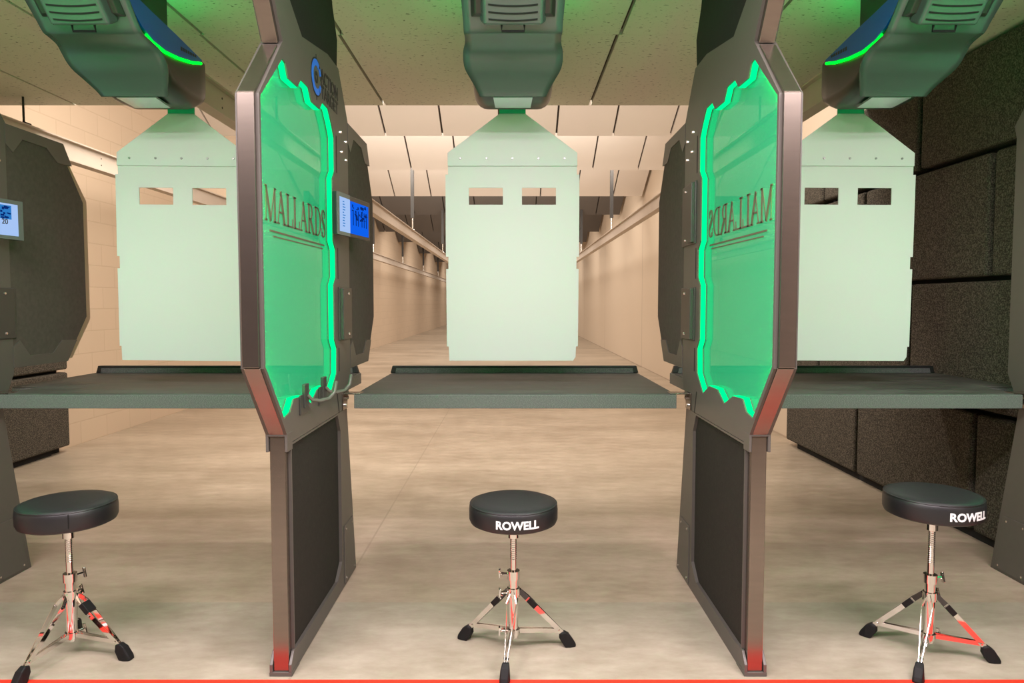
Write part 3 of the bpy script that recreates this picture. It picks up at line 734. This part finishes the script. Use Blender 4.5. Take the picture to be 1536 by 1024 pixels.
# ------------------------------------------------------------------ stools
def stool(loc, zt, leg_ang, txt_ang, lb, kn=0):
    cx, cy = loc
    t = thing('round_stool', (cx, cy, 0), lb, 'stool', 'round black stools in front of the benches')
    R, th = .157, .080; zb = zt - th
    prof = [(.02, zb), (.14, zb), (.152, zb + .006), (R, zb + .018), (R + .0005, zt - .030), (R - .001, zt - .016), (R - .006, zt - .007), (R - .016, zt - .0015), (R - .05, zt + .002), (.06, zt + .004), (.01, zt + .0045)]
    st = MB().lathe((cx, cy), prof).build('seat', M['vinyl'], t, smooth=True)
    b = MB(); pp = [(cx + (R - .004) * math.cos(2 * PI * k / 48), cy + (R - .004) * math.sin(2 * PI * k / 48), zt - .009) for k in range(49)]
    b.tube(pp, .0028, 6); b.build('piping', M['vinyl'], st, smooth=True)
    if txt_ang is None:
        a = math.radians(33); b = MB()
        b.tube([(cx + (R + .0008) * math.sin(a), cy - (R + .0008) * math.cos(a), z) for z in (zb + .02, zb + .04, zt - .012)], .0016, 6); b.build('seam', M['rubber'], st)
    if txt_ang is not None:
        vs, fs = text_mesh('ROWELL', .038, .0006, .0012)
        b = MB(); out = []
        for v in vs:
            a = txt_ang + v.x / R; r = R + .0012 + v.z
            out.append((cx + r * math.sin(a), cy - r * math.cos(a), zt - .046 + v.y))
        b._faces(out, fs); b.build('lettering', M['white'], st)
    b = MB(); b.lathe((cx, cy), [(.012, zb - .022), (.045, zb - .022), (.055, zb - .006), (.055, zb + .002), (.012, zb + .002)], 24)
    b.cyl((cx + .03, cy - .05, zb - .006), (cx + .06, cy - .075, zb - .010), .005, n=8)
    b.build('seat_mount', M['rubber'], t)
    b = MB(); b.cyl((cx, cy, .27), (cx, cy, zb - .005), .0115, n=24)
    k = .34
    while k < zb - .03: b.lathe((cx, cy), [(.0112, k), (.0123, k + .002), (.0112, k + .004)], 16); k += .007
    b.build('rod', M['chrome'], t, smooth=True)
    b = MB(); b.cyl((cx, cy, zb - .055), (cx, cy, zb - .020), .019, n=20); b.build('rod_collar', M['chrome'], t, smooth=True)
    b = MB(); b.cyl((cx, cy, .055), (cx, cy, .285), .0175, n=28); b.build('lower_tube', M['chrome'], t, smooth=True)
    for z0, z1, nm in ((.268, .298, 'height_clamp'), (.205, .235, 'upper_collar'), (.066, .086, 'lower_collar')):
        b = MB(); b.lathe((cx, cy), [(.016, z0), (.0225, z0), (.0225, z1), (.016, z1)], 28); cl = b.build(nm, M['chrome'], t, smooth=True)
        a = math.radians(kn + {'height_clamp': 0, 'upper_collar': 20, 'lower_collar': 10}[nm]); zc = (z0 + z1) / 2
        dx, dy = math.cos(a), math.sin(a)
        b = MB(); b.cyl((cx + dx * .02, cy + dy * .02, zc), (cx + dx * .045, cy + dy * .045, zc), .005, n=10)
        b.obox((cx + dx * .05, cy + dy * .05, zc), (dx, dy, 0), (-dy * .3, dx * .3, 1), (-dy, dx, -.3), .003, .018, .007); b.build('wing_bolt', M['chrome'], cl, 0.002)
    for i, ang in enumerate(leg_ang):
        a = math.radians(ang); d = Vector((math.cos(a), math.sin(a), 0)); tn = Vector((-d.y, d.x, 0)); C = Vector((cx, cy, 0))
        def W(r, s, z): return C + d * r + tn * s + Vector((0, 0, z))
        b = MB()
        for s in (-1, 1):
            path = [(.022, .006 * s, .222), (.048, .017 * s, .196), (.192, .003 * s, .040)]
            for (r0, s0, z0), (r1, s1, z1) in zip(path[:-1], path[1:]):
                p0, p1 = W(r0, s0, z0), W(r1, s1, z1); ax = (p1 - p0).normalized(); up = tn.cross(ax); n2 = ax.cross(up)
                b.obox((p0 + p1) / 2, ax, up, n2, (p1 - p0).length / 2 + .002, .0085, .0011)
        lg = b.build('leg', M['chrome'], t)
        b = MB()
        for s in (-1, 1):
            p0, p1 = W(.022, .008 * s, .078), W(.172, .004 * s, .062); ax = (p1 - p0).normalized(); up = tn.cross(ax); n2 = ax.cross(up)
            b.obox((p0 + p1) / 2, ax, up, n2, (p1 - p0).length / 2, .0075, .001)
        b.cyl(W(.17, -.009, .062), W(.17, .009, .062), .004, n=8)
        b.build('brace', M['chrome'], lg)
        if i < 2:
            p0, p1 = W(.050, 0, .194), W(.078, 0, .163); ax = (p1 - p0).normalized(); up = tn.cross(ax)
            MB().obox((p0 + p1) / 2, ax, up, tn, (p1 - p0).length / 2, .0095, .019).build('leg_sleeve', M['rubber'], lg, 0.002)
        b = MB(); fs_ = []
        secs = [(.172, .012, .030, .052), (.190, .016, .0, .058), (.208, .019, .0, .046), (.226, .017, .0, .020), (.232, .013, .0, .008)]
        vs = []
        for r, hw, z0, z1 in secs:
            vs += [W(r, -hw, z0), W(r, hw, z0), W(r, hw * .75, z1), W(r, -hw * .75, z1)]
        for k in range(len(secs) - 1):
            for q in range(4): fs_.append((k * 4 + q, k * 4 + (q + 1) % 4, k * 4 + 4 + (q + 1) % 4, k * 4 + 4 + q))
        fs_ += [(0, 1, 2, 3), tuple(range(len(vs) - 4, len(vs)))]
        b._faces(vs, fs_); b.build('rubber_foot', M['rubber'], lg, 0.004)
    return t
stool((0.005, 2.455), .553, (12, 152, 262), math.radians(5), 'round black stool in the middle lane with white lettering centred on its seat', 170)
stool((-1.565, 2.43), .560, (-8, 118, 256), None, 'round black stool at left with plain seat, no lettering showing', 60)
stool((1.475, 2.42), .592, (-10, 132, 232), math.radians(14), 'round black stool at right with white lettering on the right side of its seat', 10)

# ------------------------------------------------------------------ light
def area(name, loc, rot, sx, sy, e, col):
    l = bpy.data.lights.new(name, 'AREA'); l.shape = 'RECTANGLE'; l.size = sx; l.size_y = sy; l.energy = e; l.color = col
    o = bpy.data.objects.new(name, l); COL.objects.link(o); o.location = loc; o.rotation_euler = rot; return o
WARM = (1.0, 0.92, 0.83)
R = math.radians
# room lamps behind the shooter
for x in (-1.57, 0.02, 1.6):
    area('room_lamp', (x, 0.75, 2.58), (0, 0, 0), 1.2, 0.3, 80, (1.0, 0.86, 0.91))
    area('room_lamp', (x, 1.45, 2.58), (0, 0, 0), 1.2, 0.3, 28, (1.0, 0.85, 0.90))
# unseen green fill added above the shooter, aimed up at ceiling and carriers
for x in (-1.59, 0.0, 1.6):
    area('green_fill', (x, 1.75, 2.12), (R(164), 0, 0), 0.5, 0.12, 2.6, (0.04, 1.0, 0.42))
# lamps hidden behind the low ceiling edge and behind each cream baffle, all but one facing downrange
area('range_lamp', (-0.65, 5.15, 3.30), (R(38), 0, 0), 4.6, 0.6, 250, WARM)
area('range_lamp', (-0.2, 5.0, 2.80), (R(-28), 0, 0), 4.2, 0.3, 26, (1.0, 0.94, 0.92))  # added unseen fill, aimed back at the target sheets
for Y in (9.0, 11.2, 13.9):
    area('range_lamp', (-0.65, Y, 3.55), (R(50), 0, 0), 4.8, 0.6, 130, WARM)
for Y in (17.0, 21.0, 26.0, 32.0, 39.0):
    area('range_lamp', (-0.65, Y, 3.7), (R(25), 0, 0), 4.2, 0.8, 160, WARM)

w = bpy.data.worlds.new('world'); scene.world = w; w.use_nodes = True
w.node_tree.nodes['Background'].inputs[0].default_value = (0.02, 0.02, 0.02, 1)

# ------------------------------------------------------------------ camera
cam = bpy.data.cameras.new('camera'); co = bpy.data.objects.new('camera', cam); COL.objects.link(co)
F = 1050.0
cam.sensor_width = 36; cam.lens = 36 * F / 1536; cam.clip_end = 100; cam.clip_start = 0.05
co.location = (0, 0, 1.25); co.rotation_euler = (PI / 2 - math.atan(57 / F), 0, 0)
scene.camera = co
vs_ = scene.view_settings
vs_.view_transform = 'Standard'; vs_.look = 'None'; vs_.gamma = 1; vs_.use_curve_mapping = False; vs_.exposure = 0.0
scene.cycles.use_denoising = True
scene.cycles.max_bounces = 10; scene.cycles.diffuse_bounces = 5; scene.cycles.transparent_max_bounces = 12
